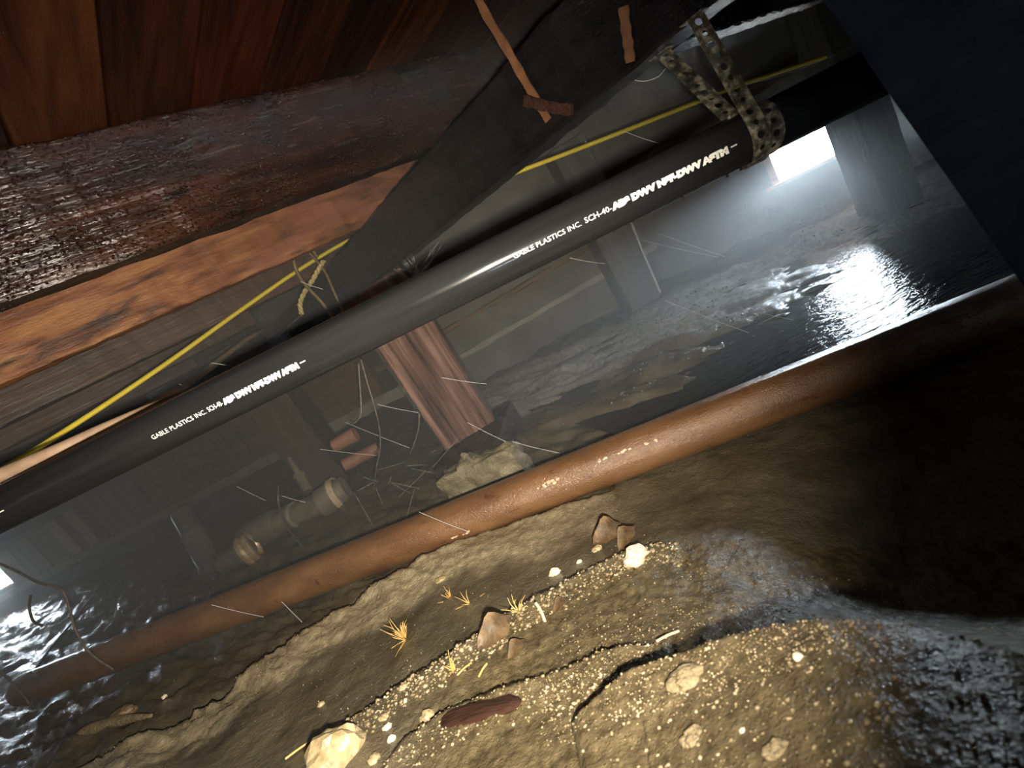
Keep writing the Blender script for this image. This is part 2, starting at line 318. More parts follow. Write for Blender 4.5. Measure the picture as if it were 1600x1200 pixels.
def ground_h(X, Y, fine=True):
    z = base_h(X, Y); r = np.hypot(X, Y)
    wob = fbm(X, Y, 14, 3)*.007
    d, al = sdist(BANK, X, Y); d = d + wob; z = z - .040*sstep(0, .022, d)*np.exp(-np.clip(d,0,9)/.20)*along(BANK, al) + .006*np.exp(-(d/.03)**2)*along(BANK, al)
    d2, a2 = sdist(DEB, X, Y); d2 = d2 + wob*.8; z = z + .021*along(DEB,a2)*np.exp(-np.clip(-d2,0,9)/.05)*(1-sstep(0,.012,d2))
    d3, a3 = sdist(RID, X, Y); d3 = d3 + wob*.7; z = z + .016*along(RID,a3)*np.exp(-np.clip(-d3,0,9)/.06)*(1-sstep(0,.010,d3))
    d4, a4 = sdist(MND, X, Y); d4 = d4 + wob*.6; z = z + .045*along(MND,a4)*np.exp(-np.clip(-d4,0,9)/.12)*(1-sstep(0,.022,d4))
    grav = np.clip(sstep(.02,-.03,d2)*sstep(-.15,.05,X-(-.25)) + 0, 0, 1)
    sand = sstep(.03,.012,d)*sstep(-.20,-.12,d+fbm(X,Y,25,2)*.05)*along(BANK,al)
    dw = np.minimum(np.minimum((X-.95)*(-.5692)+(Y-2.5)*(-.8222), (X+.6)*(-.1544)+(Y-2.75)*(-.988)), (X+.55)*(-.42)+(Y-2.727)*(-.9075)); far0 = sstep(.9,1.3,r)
    fars = np.clip(1.0*sstep(.75,.35,dw+fbm(X,Y,6,3)*.2)*far0*(sstep(-.5,-.1,X)+sstep(-2.2,-3.2,X))*sstep(-.1,0,dw), 0, 1)  # strip by the walls where the vents' sheen is put into the colour
    if fine:
        rough = .0016 + .0020*grav + .001*sand
        rough = rough*(.30+.70*sstep(.22,.62,r))
        z = z + fbm(X, Y, 5, 3)*.012*np.clip(r,0.2,2) + fbm(X, Y, 30, 4)*rough*2 + fbm(X*1.0+Y*.6, Y-X*.6, 120, 3)*rough*.9
        isl = at_z(1362,480,0); z = z + .022*np.exp(-((X-isl[0])**2+(Y-isl[1])**2)/.0022)
        # low wet lumps that break the far puddle
        far = sstep(.9,1.3,r); ux, uy = X*.82-Y*.57, X*.57+Y*.82
        z = z + far*(fbm(ux*.45, uy*1.8, 9, 6, .62)*.028 + .003)
    return z, sand, grav, fars, sstep(.95,1.35,r)*(1-.25*fars)*(1-.5*sstep(-.9,-1.4,X))
th = np.concatenate([np.linspace(-math.pi, -1.52, 40)[:-1], np.linspace(-1.52, 1.52, 720), np.linspace(1.52, math.pi, 40)[1:]])
rr = np.concatenate([[.02], np.geomspace(.06, 8.5, 620)])
RR, TH = np.meshgrid(rr, th, indexing='ij'); GX = RR*np.sin(TH); GY = RR*np.cos(TH)
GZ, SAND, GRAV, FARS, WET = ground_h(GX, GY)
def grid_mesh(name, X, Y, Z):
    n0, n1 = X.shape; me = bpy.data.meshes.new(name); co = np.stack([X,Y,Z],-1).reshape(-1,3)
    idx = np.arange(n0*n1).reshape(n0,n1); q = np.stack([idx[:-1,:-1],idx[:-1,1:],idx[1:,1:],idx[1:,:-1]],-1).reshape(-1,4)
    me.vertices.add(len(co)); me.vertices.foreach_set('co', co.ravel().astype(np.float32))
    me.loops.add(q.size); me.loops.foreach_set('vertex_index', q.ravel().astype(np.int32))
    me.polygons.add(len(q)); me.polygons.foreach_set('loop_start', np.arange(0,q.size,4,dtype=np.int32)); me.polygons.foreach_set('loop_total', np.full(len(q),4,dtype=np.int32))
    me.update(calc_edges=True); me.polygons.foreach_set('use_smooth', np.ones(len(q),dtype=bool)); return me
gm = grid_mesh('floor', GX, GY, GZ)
for nm, arr in (('sand',SAND),('gravel',GRAV),('wet',WET),('silt_sheen',FARS)):
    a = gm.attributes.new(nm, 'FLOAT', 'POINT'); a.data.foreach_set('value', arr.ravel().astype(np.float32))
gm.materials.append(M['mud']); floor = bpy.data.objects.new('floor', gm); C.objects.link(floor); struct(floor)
if gm.polygons[len(gm.polygons)//2].normal.z < 0: gm.flip_normals()
def gz(x, y): return float(ground_h(np.array([x]), np.array([y]), False)[0][0])
def on_ground(px, py):
    # the point of the ground seen at a pixel
    d = ray(px, py); lo = .15; 
    for s_ in np.geomspace(.2, 6, 400):
        p = EYE + d*s_
        if p[2] <= gz(p[0], p[1]): return p
    return EYE + d*3

# puddle of shallow water on the far mud
wp = edge_line([(820,640,0),(960,505,0),(1080,445,0),(1230,385,0),(1330,330,0),(1480,250,0),(1700,300,0),(1650,420,0),(1400,530,0),(1150,625,0),(1000,690,0)])
cx, cy = wp.mean(0); vv = [(cx,cy,0)] + [(x,y,0) for x,y in wp]
water = MB().add(vv, [(0,i+1,(i+1) % len(wp)+1) for i in range(len(wp))]).build('water', M['water'])
tag(water, 'shallow rippled water over dark mud reflecting the bright vent', 'water', kind='stuff')

wp2 = np.vstack([edge_line([(-250,1130,.047),(-120,1120,.047),(0,1075,.047),(100,1020,.047),(190,960,.047),(290,905,.047),(330,850,.047),(230,850,.047)]), [(-4.0,4.22),(-5.7,5.0),(-5.2,3.6)]])
cx, cy = wp2.mean(0); vv = [(cx,cy,.047)] + [(x,y,.047) for x,y in wp2]
M['film'] = M['water'].copy(); M['film'].node_tree.nodes['Principled BSDF'].inputs['Roughness'].default_value = .13
water2 = MB().add(vv, [(0,i+1,(i+1) % len(wp2)+1) for i in range(len(wp2))]).build('water', M['film'])
tag(water2, 'bluish shining film of water on the mud at the far left', 'water', kind='stuff')

# ------------------------------------------------------------------ walls and vents
CEIL = 1.0
def wall_frame(a, b): a = np.array([*a,0.]); b = np.array([*b,0.]); return axis_frame(a, b), float(np.linalg.norm(b-a))
def wall(name, a, b, hole=None, top=CEIL, th_=.16, z0=-.35, mat='concrete'):
    mw, Lw = wall_frame(a, b); m_ = MB()      # local x along the wall, y outward, z up
    if hole:
        s0, s1, h0, h1 = hole
        m_.box((0,0,z0),(s0,th_,top)).box((s1,0,z0),(Lw,th_,top)).box((s0,0,z0),(s1,th_,h0)).box((s0,0,h1),(s1,th_,top))
    else: m_.box((0,0,z0),(Lw,th_,top))
    return struct(m_.build(name, M[mat], None, mw)), mw, Lw
WR = ((.95,2.5),(2.9,1.15)); WB = ((-.60,2.75),(1.0,2.50)); WL = ((-6.6,5.528),(-.55,2.727))
V1 = (.598,.876,.207,.365); 
wr, mwr, lr = wall('wall_right', *WR, V1, mat='pale_concrete')
wb, mwb, lb = wall('wall_back', *WB, mat='pale_concrete')
lwl = math.hypot(WL[1][0]-WL[0][0], WL[1][1]-WL[0][1])
V2 = (.30,1.60,.29,.56)
wl, mwl, ll = wall('wall_left', *WL, V2)
for nm, a, b in (('wall_side_right',(2.85,1.2),(2.6,-3)),('wall_rear',(2.7,-2.9),(-6.6,-2.9)),('wall_side_left',(-6.5,-2.9),(-6.5,5.7))): wall(nm, a, b)
def lbox(name, mat, parent, lo, hi, mw=None, jit=0.0): return MB().box(lo, hi, jit).build(name, mat, parent, mw)
# vents: weathered timber frames set in the openings
def vent(name, mw, V, wd, bars=0):
    e = struct(empty(name, mw=mw)); s0,s1,h0,h1 = V
    for nm, lo, hi in (('jamb',(s0-.002,.012,h0),(s0+wd,.155,h1)),('jamb',(s1-.010,.012,h0),(s1+.002,.155,h1)),('sill',(s0-.03,-.012,h0-.012),(s1+.035,.155,h0+.004)),('head_board',(s0,.012,h1-.01),(s1,.155,h1+.003))):
        MB().box(lo, hi, .0012).build(nm, M['sill_wood'], e)
    for k in range(bars):
        x = s0 + (s1-s0)*(k+1)/(bars+1); MB().box((x-.004,.09,h0),(x+.004,.10,h1)).build('bar', M['wire'], e)
    return e
vent('window_1', mwr, V1, .030)
vent('window_2', mwl, V2, .02, 5)
for mw, V in ((mwr,V1),(mwl,V2)):                              # portals guide the sky light through the two vents
    s0,s1,h0,h1 = V; a = bpy.data.lights.new('vent_portal','AREA'); a.shape = 'RECTANGLE'; a.size = s1-s0; a.size_y = h1-h0
    o = bpy.data.objects.new('vent_portal', a); C.objects.link(o); a.cycles.is_portal = True
    o.matrix_world = mw @ Matrix.Translation(((s0+s1)/2,.16,(h0+h1)/2)) @ Matrix.Rotation(-math.pi/2,4,'X')
# projecting ledge of the footing, sill and rim timbers
def rail(name, mw, x0, x1, y0, y1, z0, z1, mat):
    m_ = MB().beam(x1-x0, y1-y0, z1-z0, max(8,int((x1-x0)*14)), .0022, .004)
    return struct(m_.build(name, mat, None, mw @ Matrix.Translation((x0,y0,z0))))
rail('trim_1', mwl, 0, ll+.02, -.035, .0, .185, .245, M['ledge'])
rail('trim_2', mwb, 0, lb, -.025, .0, .195, .225, M['ledge'])
rail('trim_3', mwr, 0, lr, -.04, .0, .58, .62, M['dark_post_wood'])
rail('trim_4', mwb, 0, lb, -.04, .0, .58, .62, M['dark_post_wood'])
rail('trim_5', mwl, 0, ll, -.04, .0, .60, .64, M['dark_post_wood'])
rail('trim_6', mwb, 0, lb, -.02, .0, .36, .385, M['board_wood'])
# upright boards on the left wall, some pale
x = 1.75
while x < ll-.1:
    wd = random.uniform(.09,.16)
    pale = False
    MB().box((x,-.022-random.uniform(0,.012),.25),(x+wd,-.002,.60),.002).build('board', M['board_wood'], wl)
    x += wd + random.uniform(.006,.03)
for px0, px1, py in ((64,86,810),(96,118,800)):
    n = np.array([-(WL[1][1]-WL[0][1]), WL[1][0]-WL[0][0]])/lwl; c = n @ np.array(WL[0])
    a = at_p(px0,py,n,c-.05); b = at_p(px1,py,n,c-.05); t = np.array([WL[1][0]-WL[0][0], WL[1][1]-WL[0][1]])/lwl
    sa, sb = (a[:2]-WL[0])@t, (b[:2]-WL[0])@t
    MB().box((sa,-.06,.262),(sb,-.03,.60),.002).build('board', M['pale_wood'], wl)['label'] = 'pale board'

# ------------------------------------------------------------------ ceiling planks, joists, beams
JD = np.array([.8144,.5803,0]); BD = np.array([-.5803,.8144,0]); UPV = np.array([0,0,1.])
ceil = struct(lbox('ceiling', M['dark_post_wood'], None, (-7,-3.2,CEIL+.022),(3.2,6.2,CEIL+.06)))
PW = .118; k0 = int(-5.0/PW)
pm = MB().beam(5.2, PW-.003, .022, 10, .0003, .002)
pmesh = []
for i in range(4): 
    o = pm.build('plank', M['plank_wood_%d' % i], ceil, frame(JD*(i*PW)+BD*-1.2+UPV*(CEIL-.001), BD, -JD, UPV)); pmesh.append(o)
order = [0,1,3,2,0,3,1,2,3,0,2,1]
for i in range(k0, 28):
    if 0 <= i < 4: continue
    s_ = pmesh[order[i % 12]]; o = s_.copy(); C.objects.link(o); o.parent = ceil
    o.matrix_local = frame(JD*(i*PW)+BD*(-1.2+random.uniform(-.1,.1))+UPV*(CEIL-.001+random.uniform(-.001,.001)), BD, -JD, UPV)
def timber(name, mat, n_near, z0, ht, wd, s0, s1, label, cat, group=None, amp=.0009):
    # joist direction timber whose face toward the camera lies at n_near
    o = MB().beam(s1-s0, wd, ht, int((s1-s0)*40)+4, amp, .003).build(name, M[mat], None, frame(BD*n_near+JD*s0+UPV*z0, JD, BD, UPV))
    return tag(o, label, cat, group)
j1 = timber('floor_joist','wet_brown_wood',.864,.82,.178,.040,-2.6,1.6,'nearest dark wet brown floor joist, sparkling with droplets at left','joist')
j2 = timber('floor_joist','orange_wood',1.29,.82,.178,.040,-3.2,1.2,'bright orange stained floor joist behind the nearest one','joist')
j3 = timber('floor_joist','far_joist_wood',1.72,.82,.178,.040,-3.6,.9,'dull brown floor joist just beyond the orange one','joist')
for k, w_ in enumerate(('first','second','third')): timber('floor_joist','far_joist_wood',2.13+.41*k,.82,.178,.040,-4,.6-.2*k,'shadowed floor joist, %s one behind the dull brown joist' % w_,'joist','joists in the shadow at the back')
# knot of the near joist: raised ring with a core
def on_j(px, py, n): return at_p(px, py, BD[:2], n)
kc = on_j(368,245,.862); mwj = frame(kc, JD, UPV, -BD)
for nm, rads, zz in (('knot_ring',[.030,.036,.036,.031],[.000,.002,.004,.004]),('knot_core',[.022,.018,.008,.0],[0,.003,.004,.004])):
    vv, ff = [], []; S = 28
    for i, r_ in enumerate(rads):
        for k in range(S):
            a = 2*math.pi*k/S; q = 1+.12*math.sin(3*a+1)+.06*math.sin(7*a); vv.append((r_*q*1.15*math.cos(a), r_*q*.85*math.sin(a), zz[i]-.001))
    for i in range(len(rads)-1):
        for k in range(S): ff.append((i*S+k,i*S+(k+1) % S,(i+1)*S+(k+1) % S,(i+1)*S+k))
    o = MB().add(vv,ff).build(nm, M['wet_brown_wood'] if nm == 'knot_ring' else M['black_beam_wood'], None, mwj, True); o.parent = j1; o.matrix_parent_inverse = j1.matrix_world.inverted()
# knots of the orange joist
for px, py, r_ in ((446,378,.024),(540,300,.014)):
    kc = on_j(px,py,1.288); vv, ff = [], []; S = 20
    for i,(q,zz) in enumerate(((1,-.001),(.8,.004),(.45,.006),(.1,.005))):
        for k in range(S): a = 2*math.pi*k/S; vv.append((r_*q*math.cos(a)*.8, r_*q*1.25*math.sin(a), zz))
    for i in range(3):
        for k in range(S): ff.append((i*S+k,i*S+(k+1) % S,(i+1)*S+(k+1) % S,(i+1)*S+k))
    o = MB().add(vv,ff).build('knot', M['orange_wood'], None, frame(kc,JD,UPV,-BD), True); o.parent = j2; o.matrix_parent_inverse = j2.matrix_world.inverted()

# the black girder and the short cross beam that meets it
girder = MB().beam(4.6, .088, .138, 200, .0011, .004).build('main_beam', M['black_beam_wood'], None, frame(JD*.742+BD*-.6+UPV*.68, BD, -JD, UPV) @ Matrix.Translation((0,-.088,0)))
tag(girder, 'long near-black beam running away under the joists onto the brown post', 'beam')
cross = MB().beam(1.7, .038, .140, 90, .0011, .003).build('cross_beam', M['black_beam_wood'], None, frame(BD*.352+JD*.832+UPV*.68, JD, BD, UPV))
tag(cross, 'short black cross beam leaving the main beam toward the top right', 'beam')
NB = JD[:2]

# ------------------------------------------------------------------ pipes
def pipe_mesh(L, r, sides=48, nx=60, wall_=.004, amp=0.0):
    prof = [(0,r-wall_),(0,r)] + [(L*i/nx, r+random.gauss(0,amp)) for i in range(1,nx)] + [(L,r),(L,r-wall_),(0,r-wall_)]
    return MB().lathe(prof, sides)
# black drain pipe hung from the cross beam
BA, BB = at_d(0,797,.74), at_d(1333,132,.64); bd_ = nrm(BB-BA); B0 = BA-bd_*.55; B1 = BB+bd_*.85; RB = .0325
toward = nrm(EYE - (BA+BB)/2); mwp = axis_frame(B0, B1, toward)
bpipe = pipe_mesh(float(np.linalg.norm(B1-B0)), RB).build('drain_pipe', M['abs'], None, mwp, True)
tag(bpipe, 'long black plastic drain pipe with white printing hung by perforated straps', 'pipe')
def axis_x(px, py):
    # position along the black pipe's axis under a pixel
    d = ray(px,py); d = d/np.linalg.norm(d); a = nrm(B1-B0); w0 = EYE-B0; b_ = a@d; return float(((a@w0)-b_*(d@w0))/(1-b_*b_))
def text_mesh(s, size, off):
    cu = bpy.data.curves.new('t','FONT'); cu.body = s; cu.size = size; cu.offset = off; cu.resolution_u = 2
    o = bpy.data.objects.new('t',cu); C.objects.link(o); dg = bpy.context.evaluated_depsgraph_get(); dg.update()
    me = bpy.data.meshes.new_from_object(o.evaluated_get(dg)); C.objects.unlink(o); bpy.data.objects.remove(o); return me
def wrap_text(s, x0, x1, size, off, base):
    me = text_mesh(s, size, off); co = np.empty(len(me.vertices)*3, np.float32); me.vertices.foreach_get('co', co); co = co.reshape(-1,3)
    w_ = co[:,0].max(); X = x0 + co[:,0]*(x1-x0)/w_; a = (base + co[:,1])/RB; r_ = RB + .00035
    out = np.stack([X, r_*np.sin(a), r_*np.cos(a)],-1); me.vertices.foreach_set('co', out.ravel().astype(np.float32)); me.update()
    me.materials.append(M['print']); o = bpy.data.objects.new('printed_text', me); C.objects.link(o); o.parent = bpipe
for (xa, xb, xc, xd, xe), bs in ((((803,407),(905,360),(910,356),(950,336),(1121,244)),-.0062),(((264,678),(346,640),(349,638),(371,627),(484,571)),-.0075),(((-290,950),(-170,895),(-165,892),(-130,880),(38,798)),-.0068)):
    ps = [axis_x(*q) for q in (xa,xb,xc,xd,xe)]
    wrap_text('GABLE PLASTICS INC.', ps[0], ps[1], .0090, .0, bs); wrap_text('SCH-40-', ps[2], ps[3], .0100, .00008, bs)
    wrap_text('ABS DWV NSF-DWV ASTM', ps[3]+.002, ps[4], .0104, .00105, bs-.0004)
    wrap_text('-', ps[4]+.003, ps[4]+.012, .010, .0002, bs+.002)
# droplets hanging under it
for px, py in ((985,352),(1062,314),(1130,276),(1152,268),(955,368),(870,411)):
    xx = axis_x(px,py-14); bm = bmesh.new(); bmesh.ops.create_icosphere(bm, subdivisions=2, radius=.0021); me = bpy.data.meshes.new('droplet'); bm.to_mesh(me); bm.free()
    link('droplet', me, M['water'], bpipe, Matrix.Translation((xx, -RB-.0008, .004)), True)

# rust brown pipe lying in the mud
RA, RBt = at_d(150,1034,1.55), at_d(1400,547,.97); rd_ = nrm(RBt-RA)
e0 = at_d(44,1076,1.65); t0 = float((e0-RA)@rd_); R0 = RA+rd_*t0; R1 = RBt+rd_*.55; Lr = float(np.linalg.norm(R1-R0)); RR_ = .0515
prof = [(.03,.0),(.03,.040),(.004,.041),(0,.045),(.006,.050),(.02,RR_)]+[(Lr*i/160, RR_*(1+random.gauss(0,.004))) for i in range(3,160)]+[(Lr,RR_),(Lr,.04)]
rpipe = MB().lathe(prof, 56).build('sewer_pipe', M['rust_pipe'], None, axis_frame(R0,R1,nrm(EYE-(RA+RBt)/2)), True)
tag(rpipe, 'thick rust-brown pipe lying across the muddy ground', 'pipe')
mwr_ = axis_frame(R0,R1,nrm(EYE-(RA+RBt)/2))
def rax(px,py):
    d = ray(px,py); d = d/np.linalg.norm(d); a = rd_; w0 = EYE-R0; b_ = a@d; return float(((a@w0)-b_*(d@w0))/(1-b_*b_))
for px,py,n_,off in ((873,755,7,.004),(862,760,5,.004),(948,718,5,.010),(980,708,4,.010),(1020,700,4,.006),(720,828,4,-.035),(735,825,3,-.035)):
    m_ = MB()
    for k in range(n_):
        xx = rax(px,py)+random.uniform(-.018,.018); yy = off+random.uniform(-.004,.004); a = yy/RR_; s_ = random.uniform(.0018,.0038)
        bm = bmesh.new(); bmesh.ops.create_icosphere(bm, subdivisions=1, radius=s_)
        m_.add([(xx+v.co.x*1.6, RR_*math.sin(a)+v.co.y, RR_*math.cos(a)+v.co.z*.35) for v in bm.verts], [[v.index for v in f.verts] for f in bm.faces]); bm.free()
    m_.build('crust', M['crust'], rpipe)['label'] = 'pale crust flakes'

# ------------------------------------------------------------------ perforated hanger strap wound round the black pipe
def strap(path, wdir, name, mat, wd=.024, cell=.0158, hole=.0047, thick=.0011):
    path = np.asarray(path,float); wdir = np.asarray(wdir,float); seg = np.r_[0,np.cumsum(np.linalg.norm(np.diff(path,axis=0),axis=1))]; Lp = seg[-1]; nc = int(Lp/cell)
    def P(s_, w_, h_):
        p = np.array([np.interp(s_,seg,path[:,k]) for k in range(3)]); q = nrm([np.interp(s_,seg,wdir[:,k]) for k in range(3)])
        e = 1e-3; t = nrm(np.array([np.interp(min(s_+e,Lp),seg,path[:,k])-np.interp(max(s_-e,0),seg,path[:,k]) for k in range(3)]))
        q = nrm(q - t*(q@t)); n = np.cross(t,q); return p+q*w_+n*h_
    m_ = MB(); S = 12
    for c in range(nc):
        sc_ = (c+.5)*cell; hr = hole*(1.0 if c % 2 == 0 else .78)
        out = []
        for k in range(S):
            a = 2*math.pi*k/S; x_, y_ = math.cos(a), math.sin(a); q = max(abs(x_)/(cell/2), abs(y_)/(wd/2)); out.append((x_/q, y_/q))
        for cxn, cyn in ((1,1),(1,-1),(-1,1),(-1,-1)):
            j = min(range(S), key=lambda i_: (out[i_][0]-cxn*cell/2)**2+(out[i_][1]-cyn*wd/2)**2); out[j] = (cxn*cell/2, cyn*wd/2)
        vs_ = []
        for h_ in (0, thick):
            vs_ += [P(sc_+x_, y_, h_) for x_, y_ in out] + [P(sc_+hr*math.cos(2*math.pi*k/S), hr*math.sin(2*math.pi*k/S), h_) for k in range(S)]
        fs_ = []
        for k in range(S):
            k2 = (k+1) % S
            fs_ += [(k,k2,S+k2,S+k),(2*S+k,3*S+k,3*S+k2,2*S+k2),(S+k,S+k2,3*S+k2,3*S+k),(k,2*S+k,2*S+k2,k2)]
        m_.add(vs_, fs_)
    return m_.build(name, M[mat])
Mp = np.array(mwp); ax_, ey, ez = Mp[:3,0], Mp[:3,1], Mp[:3,2]
def ring(x_, a, r_=RB+.0012): return B0 + ax_*x_ + r_*(math.cos(a)*ez + math.sin(a)*ey)
xA, xC, xB = axis_x(1136,188), axis_x(1190,208), axis_x(1168,225)
topA = at_z(1035,82,.679); topB = at_z(1086,26,.679)
path, wd_ = [], []
a0 = math.radians(70)
vis = nrm(np.cross(fw, nrm(ring(xA,a0)-topA))); vis = vis*np.sign(vis@ax_)
for t in np.linspace(0,1,14)[:-1]: path.append(topA*(1-t)+ring(xA,a0)*t); wd_.append(nrm(vis*(1-t)+ax_*t))
turns = np.linspace(a0, a0+math.radians(360+40), 40)
for k, a in enumerate(turns):
    path.append(ring(xA+(xC-xA)*min(1,k/26), a)); wd_.append(ax_)
strapA = strap(path, wd_, 'hanger_strap', 'strap', wd=.0235)
tag(strapA, 'mottled grey perforated strap, shorter leg, looped round the black pipe', 'strap')
path, wd_ = [], []
vis = nrm(np.cross(fw, nrm(ring(xB,0)-topB))); vis = vis*np.sign(vis@ax_)
aB = math.radians(15)
for t in np.linspace(0,1,22)[:-1]: path.append(topB*(1-t)+ring(xB,aB,RB+.0032)*t); wd_.append(nrm(vis*(1-t)+ax_*t))
for a in np.linspace(aB, aB-math.radians(150), 16): path.append(ring(xB, a, RB+.0032)); wd_.append(ax_)
strapB = strap(path, wd_, 'hanger_strap', 'strap', wd=.0235)
tag(strapB, 'mottled grey perforated strap, longer leg crossing in front of the black pipe', 'strap')
# bent tabs nailed to the underside of the beams
for tp, s_ in ((topA,strapA),(topB,strapB)):
    o = MB().box((-.016,-.012,-.0015),(.014,.012,.0)).build('nailed_tab', M['strap'], None, frame(tp+UPV*.0005, -BD, JD, UPV)); o.parent = s_

# rusted flat iron strips on the girder
def flat_strip(name, pix, wd, n_off, mat='rusted_iron', th_=.003):
    pts = smooth_path([np.r_[at_p(x,y,NB,.742-n_off(i/(len(pix)-1)))] for i,(x,y) in enumerate(pix)], 6); vv, ff = [], []
    for i, p in enumerate(pts):
        t = nrm(pts[min(i+1,len(pts)-1)]-pts[max(i-1,0)]); n = np.array([-JD[0],-JD[1],0]); q = nrm(np.cross(t,n)); ww = wd*(1+.12*math.sin(i*1.3))
        for a,b in ((-1,0),(1,0),(1,1),(-1,1)): vv.append(p+q*a*ww/2+n*b*th_)
    for i in range(len(pts)-1):
        for k in range(4): ff.append((4*i+k,4*i+(k+1) % 4,4*i+4+(k+1) % 4,4*i+4+k))
    ff += [(3,2,1,0), tuple(4*(len(pts)-1)+k for k in range(4))]
    return MB().add(vv,ff).build(name, M[mat])
s1 = flat_strip('iron_strip', [(738,-25),(760,22),(795,80),(822,128),(858,188)], .0145, lambda t: .004+.012*(1-t))
tag(s1, 'long rusted iron strip running down the black beam to a wood splinter', 'strip')
s2 = flat_strip('iron_strip', [(975,10),(979,45),(983,72),(986,97)], .014, lambda t: .004)
tag(s2, 'short rusted strip on the black beam near the perforated straps', 'strip')
s3 = flat_strip('wood_splinter', [(821,156),(848,163),(872,168),(896,171)], .0165, lambda t: .008+.004*t, 'bark', .006)
tag(s3, 'reddish split piece of wood nailed across the lower end of the iron strip', 'splinter')

# ------------------------------------------------------------------ cables and cords under the joists
def cable(name, pts, rad, mat, label, cat, group=None, sides=10, per=10, flat=None):
    o = MB().tube(smooth_path(pts, per), rad, sides, flat=flat).build(name, M[mat], None, None, True); return tag(o, label, cat, group)
def pd(*a): return [at_d(x,y,d) for x,y,d in a]
yel = cable('power_cable', pd((-140,800,.98),(0,735,1.08),(130,655,1.22),(260,568,1.38),(380,482,1.56),(470,420,1.68),(552,372,1.78),(640,335,1.72),(720,302,1.62),(800,272,1.50),(890,238,1.50),(990,199,1.52),(1088,160,1.54),(1150,135,1.5),(1290,88,1.45)), .0105, 'yellow',
      'bright yellow power cable strung under the joists and behind the black beam', 'cable', flat=.62)
tan = cable('old_cable', pd((-160,806,.76),(0,743,.80),(85,706,.82),(170,667,.85),(234,639,.88),(300,612,.93),(345,595,1.0)), np.interp(np.linspace(0,1,61),[0,.2,.6,1],[.0118,.0118,.0095,.006]), 'tan_cable',
      'thick faded tan cable lying just above the black pipe at left', 'cable', sides=14)
tan2 = cable('old_cable', pd((181,661,1.25),(255,620,1.35),(300,596,1.46),(352,556,1.66),(386,530,1.86),(410,516,2.0)), np.interp(np.linspace(0,1,51),[0,.2,.9,1],[.004,.0085,.008,.003]), 'tan_cable', 'thinner pale cable slanting up from the thick tan one to a pointed end', 'cable')
c1 = cable('hanging_cord', pd((447,318,1.42),(438,345,1.42),(442,372,1.41),(455,395,1.41),(464,425,1.42),(480,448,1.45),(505,475,1.48),(524,503,1.5)), .0055, 'cord', 'brown cord hanging from the joist, longest of the tangle by the yellow cable', 'cord')
c2 = cable('hanging_cord', pd((452,317,1.40),(449,345,1.40),(452,368,1.40),(470,382,1.42),(490,402,1.45),(508,425,1.46),(520,452,1.46),(532,478,1.47),(541,498,1.48)), .0040, 'cord', 'thinner brown cord crossing the first and ending at the black pipe', 'cord')
c3 = cable('hanging_cord', pd((443,340,1.44),(450,362,1.44),(470,374,1.44),(486,388,1.46),(496,402,1.48)), .0055, 'cord', 'short dark cord loop above the yellow cable', 'cord')
pts = smooth_path(pd((505,408,1.46),(498,420,1.46),(488,438,1.47),(476,456,1.48),(469,474,1.49),(471,490,1.5)), 14)
rope = MB()
for ph in (0, math.pi):
    q = [p + .0035*(math.cos(ph+i*.55)*np.array(R)+math.sin(ph+i*.55)*np.array(fw)) for i, p in enumerate(pts)]; rope.tube(q, .0046, 7)
tag(rope.build('twisted_rope', M['rope'], None, None, True), 'short yellowish twisted rope end hanging below the yellow cable', 'rope')
cable('thin_rod', pd((471,492,1.5),(450,510,1.6),(432,528,1.7)), .003, 'cord', 'thin dark rod slanting from the rope end to the black pipe', 'rod')

# ------------------------------------------------------------------ posts
def post(name, mat, tl, tr, bl, br, dist, zt, zb, label, depth=None):
    # front face from pixel corners at a distance; upright, running from zb to zt
    cl = at_d(*bl, dist); crt = at_d(*br, dist); mid = (cl+crt)/2; wdv = crt[:2]-cl[:2]; wd = float(np.hypot(*wdv))
    x = np.r_[wdv/wd,0]; y = np.array([-x[1],x[0],0]); dp = depth or wd
    o = np.array([cl[0],cl[1],0]); mw = frame(o,x,y,UPV)
    # timber: length along local x -> turn upright
    m_ = MB().beam(zt-zb, dp, wd, 26, .0009, .004)
    mu = frame(o + x*wd + UPV*zb, UPV, y, -x)
    return tag(m_.build(name, M[mat], None, mu), label, 'post'), mw, wd
p1, mw1, w1 = post('wood_post','post_wood',(597,545),(682,508),(682,684),(763,640),1.62,.68,.11,'weathered reddish-brown wooden post standing behind the black pipe', .14)
p2, mw2, w2 = post('wood_post','dark_post_wood',(405,640),(455,615),(487,778),(546,752),2.28,.82,.02,'dark square post at left, behind the old iron pipe fittings')
p3, mw3, w3 = post('wood_post','grey_post_wood',(945,410),(985,355),(985,480),(1032,452),2.26,.82,.01,'grey post on a flat plate beside a thin white rod')
p4, mw4, w4 = post('wood_post','grey_post_wood',(1335,180),(1390,165),(1386,322),(1440,292),1.66,.82,.0,'dark grey post standing right of the bright vent')
MB().box((-.03,-.03,.0),(w3+.03,.16,.035)).build('base_plate', M['grey_post_wood'], None, mw3).parent = p3
bpy.context.view_layer.update()
for o in list(C.objects):
    if o.name.startswith('base_plate'): o.matrix_parent_inverse = p3.matrix_world.inverted()
cable('white_rod', pd((984,340,2.2),(1000,383,2.2),(1016,420,2.2),(1032,457,2.2)), .0042, 'web', 'thin white rod upright at the right edge of the grey post', 'rod', per=3)
